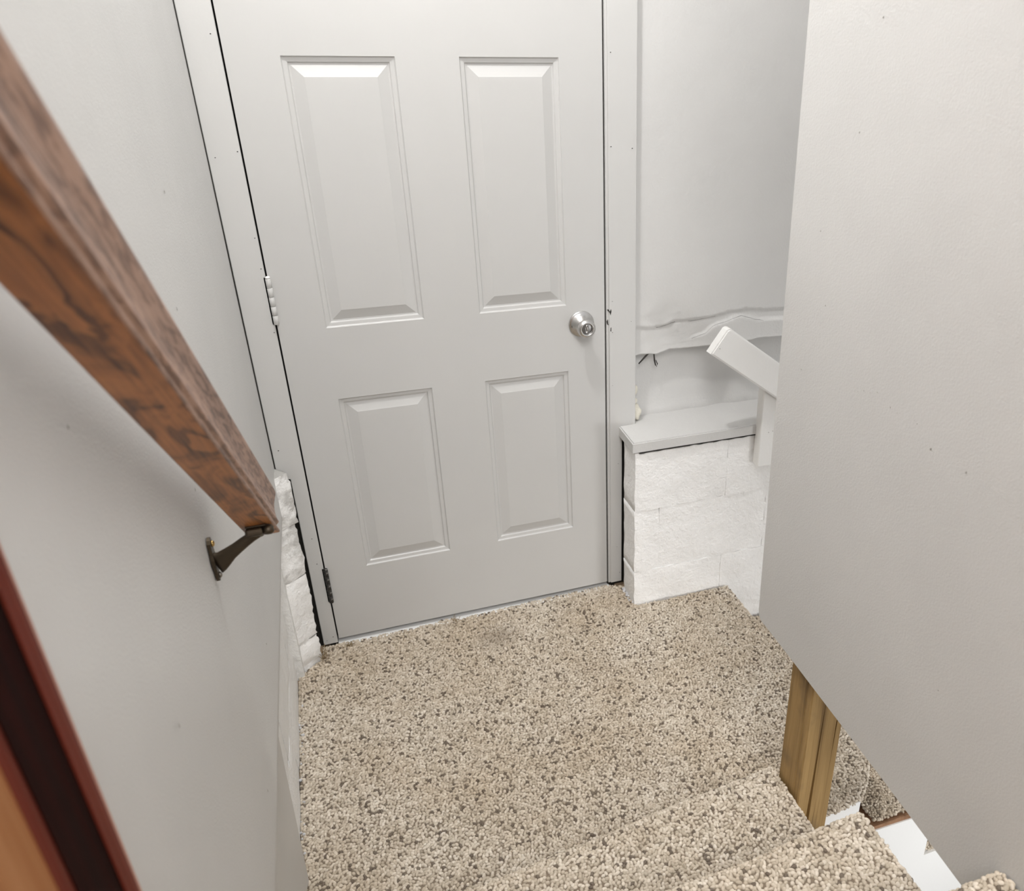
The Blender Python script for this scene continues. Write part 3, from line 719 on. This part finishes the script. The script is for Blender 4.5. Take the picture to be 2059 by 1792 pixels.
# ================================================================ BARE SUPPORT POST
bm = bmesh.new()
a0, a1, b0, b1 = .966, 1.056, -1.186, -1.100
prof = [(a0 + .003, b0), (a0 + .0292, b0), (a0 + .0332, b0 + .026), (a0 + .0374, b0), (a0 + .069, b0), (a0 + .0705, b0 + .014), (a0 + .0722, b0), (a1 - .003, b0), (a1, b0 + .003), (a1, b1 - .003), (a1 - .003, b1), (a0 + .003, b1), (a0, b1 - .003), (a0, b0 + .022), (a0 + .0015, b0 + .019), (a0, b0 + .016), (a0, b0 + .003)]
zz = [-1.32, -.4, .0, .06, .12, .18, .24, .30, .36, .42, .47, .52, .60, 1.0]
V = []
for z in zz:
    s1 = max(.06, min(1.0, 1.15 - max(0, z - .05) / .38)); s2_ = max(0.04, min(1, (z - .28) / .12)); row = []
    for i, (x, y) in enumerate(prof):
        if i in (1, 3): x = a0 + .0331 + (x - a0 - .0331) * s1
        if i == 2: y = b0 + .022 * s1
        if i in (4, 6): x = a0 + .0706 + (x - a0 - .0706) * s2_
        if i == 5: y = b0 + .014 * s2_
        sway = .006 * math.sin((z - .1) * 2.2) if 0 < i < 7 else 0
        row.append(bm.verts.new((x + sway, y, z)))
    V.append(row)
n = len(prof)
for a, b in zip(V, V[1:]):
    for k in range(n): bm.faces.new((a[k], a[(k + 1) % n], b[(k + 1) % n], b[k]))
bm.faces.new(V[0][::-1]); bm.faces.new(V[-1]); bmesh.ops.recalc_face_normals(bm, faces=bm.faces)
po = bm_obj('support_post', bm, M['post']); tag(po, 'bare yellow brown timber post with long cracks, holding the partition', 'post')

# ================================================================ STAINED CASING AT THE HEAD OF THE STAIRS (close to the viewer)
jc = empty('trim_7', (-.06, -1.85, 1.0)); tag(jc, 'dark red stained wooden casing at the top of the stairs', 'trim', 'structure')
Z0, Z1 = .62, 2.95
def strip(name, poly, mat): prism(name, poly, 'z', Z0, Z1, mat, jc)
strip('casing_edge', [(-.079, -1.762), (-.064, -1.762), (-.059, -1.768), (-.0555, -1.780), (-.079, -1.780)], M['edgeglint'])
strip('casing_bead', [(-.079, -1.780), (-.0555, -1.780), (-.0535, -1.790), (-.052, -1.806), (-.079, -1.806)], M['redwood'])
strip('casing_board', [(-.079, -1.806), (-.0535, -1.806), (-.051, -1.83), (-.0445, -1.876), (-.079, -1.876)], M['mahogany'])
strip('jamb_edge', [(-.079, -1.876), (-.0455, -1.876), (-.044, -1.884), (-.0440, -1.893), (-.079, -1.893)], M['redwood'])
strip('jamb_board', [(-.079, -1.893), (-.0445, -1.893), (-.0445, -2.6), (-.079, -2.6)], M['tanwood'])
prism('caulk_strip', [(-.0795, -1.742), (-.0745, -1.742), (-.0735, -1.7615), (-.0795, -1.7615)], 'z', 1.165, 2.95, M['tanwood'], jc)

# ================================================================ SMALL THINGS ON THE LEDGE
fo = empty('foam_filler', (1.022, .022, .64)); tag(fo, 'lumpy cream foam squeezed out between door casing and ledge', 'foam')
for (x, z, r, sz) in ((1.024, .650, .020, 1.5), (1.020, .690, .012, 1.1), (1.021, .725, .011, 1.6), (1.018, .765, .007, 1.3), (1.018, .80, .006, 1.0)):
    bm = bmesh.new(); bmesh.ops.create_icosphere(bm, subdivisions=3, radius=r)
    for q in bm.verts:
        q.co *= 1 + .45 * noise.noise(q.co * 70 + Vector((z * 40, 0, 0))); q.co = Vector((x + q.co.x * .9, .022 + q.co.y * .8, z + q.co.z * sz))
    bm_obj('foam_lump', bm, M['foam'], fo, True)
ds_ = empty('frayed_strands', (1.08, .03, .83)); tag(ds_, 'dark frayed strands hanging from the crumbled plaster edge beside the casing', 'debris')
for pts, r in (([(1.038, .028, .815), (1.052, .024, .832), (1.068, .026, .846), (1.09, .03, .856), (1.112, .034, .858)], .0028), ([(1.086, .030, .858), (1.088, .022, .842), (1.090, .022, .822), (1.096, .026, .803)], .0026), ([(1.098, .03, .82), (1.102, .026, .808), (1.100, .028, .798)], .0016), ([(1.06, .034, .855), (1.08, .026, .849), (1.10, .028, .853), (1.118, .034, .850)], .0018)):
    bm = bmesh.new(); tube_bm(bm, pts, [r * (.5 + .6 * math.sin(math.pi * (i + .6) / (len(pts) + .2))) for i in range(len(pts))], 7)
    bmesh.ops.recalc_face_normals(bm, faces=bm.faces); bm_obj('strand', bm, M['strand'], ds_, True)

# ================================================================ CEILING LIGHT
cl_ = empty('ceiling_light', (BULB_POS[0], BULB_POS[1], 3.45)); tag(cl_, 'round white glass lamp hanging under the landing ceiling', 'lamp')
bm = bmesh.new(); lathe_bm(bm, [(.055, 3.449), (.055, 3.43), (.02, 3.42), (.012, 3.40), (.012, 3.25), (.03, 3.235), (.03, 3.212)], 24)
bmesh.ops.translate(bm, verts=bm.verts, vec=(BULB_POS[0], BULB_POS[1], 0)); bm_obj('stem', bm, M['whitewood'], cl_, True)
t = NT('lit glass'); r_ = .060
t.b.inputs['Base Color'].default_value = (1, 1, 1, 1); t.b.inputs['Emission Color'].default_value = (1, .99, .975, 1)
t.b.inputs['Emission Strength'].default_value = BULB_W / (4 * math.pi * r_ * r_) / math.pi
bm = bmesh.new(); bmesh.ops.create_uvsphere(bm, u_segments=32, v_segments=16, radius=r_, matrix=Matrix.Translation(BULB_POS))
bm_obj('globe', bm, t.m, cl_, True)
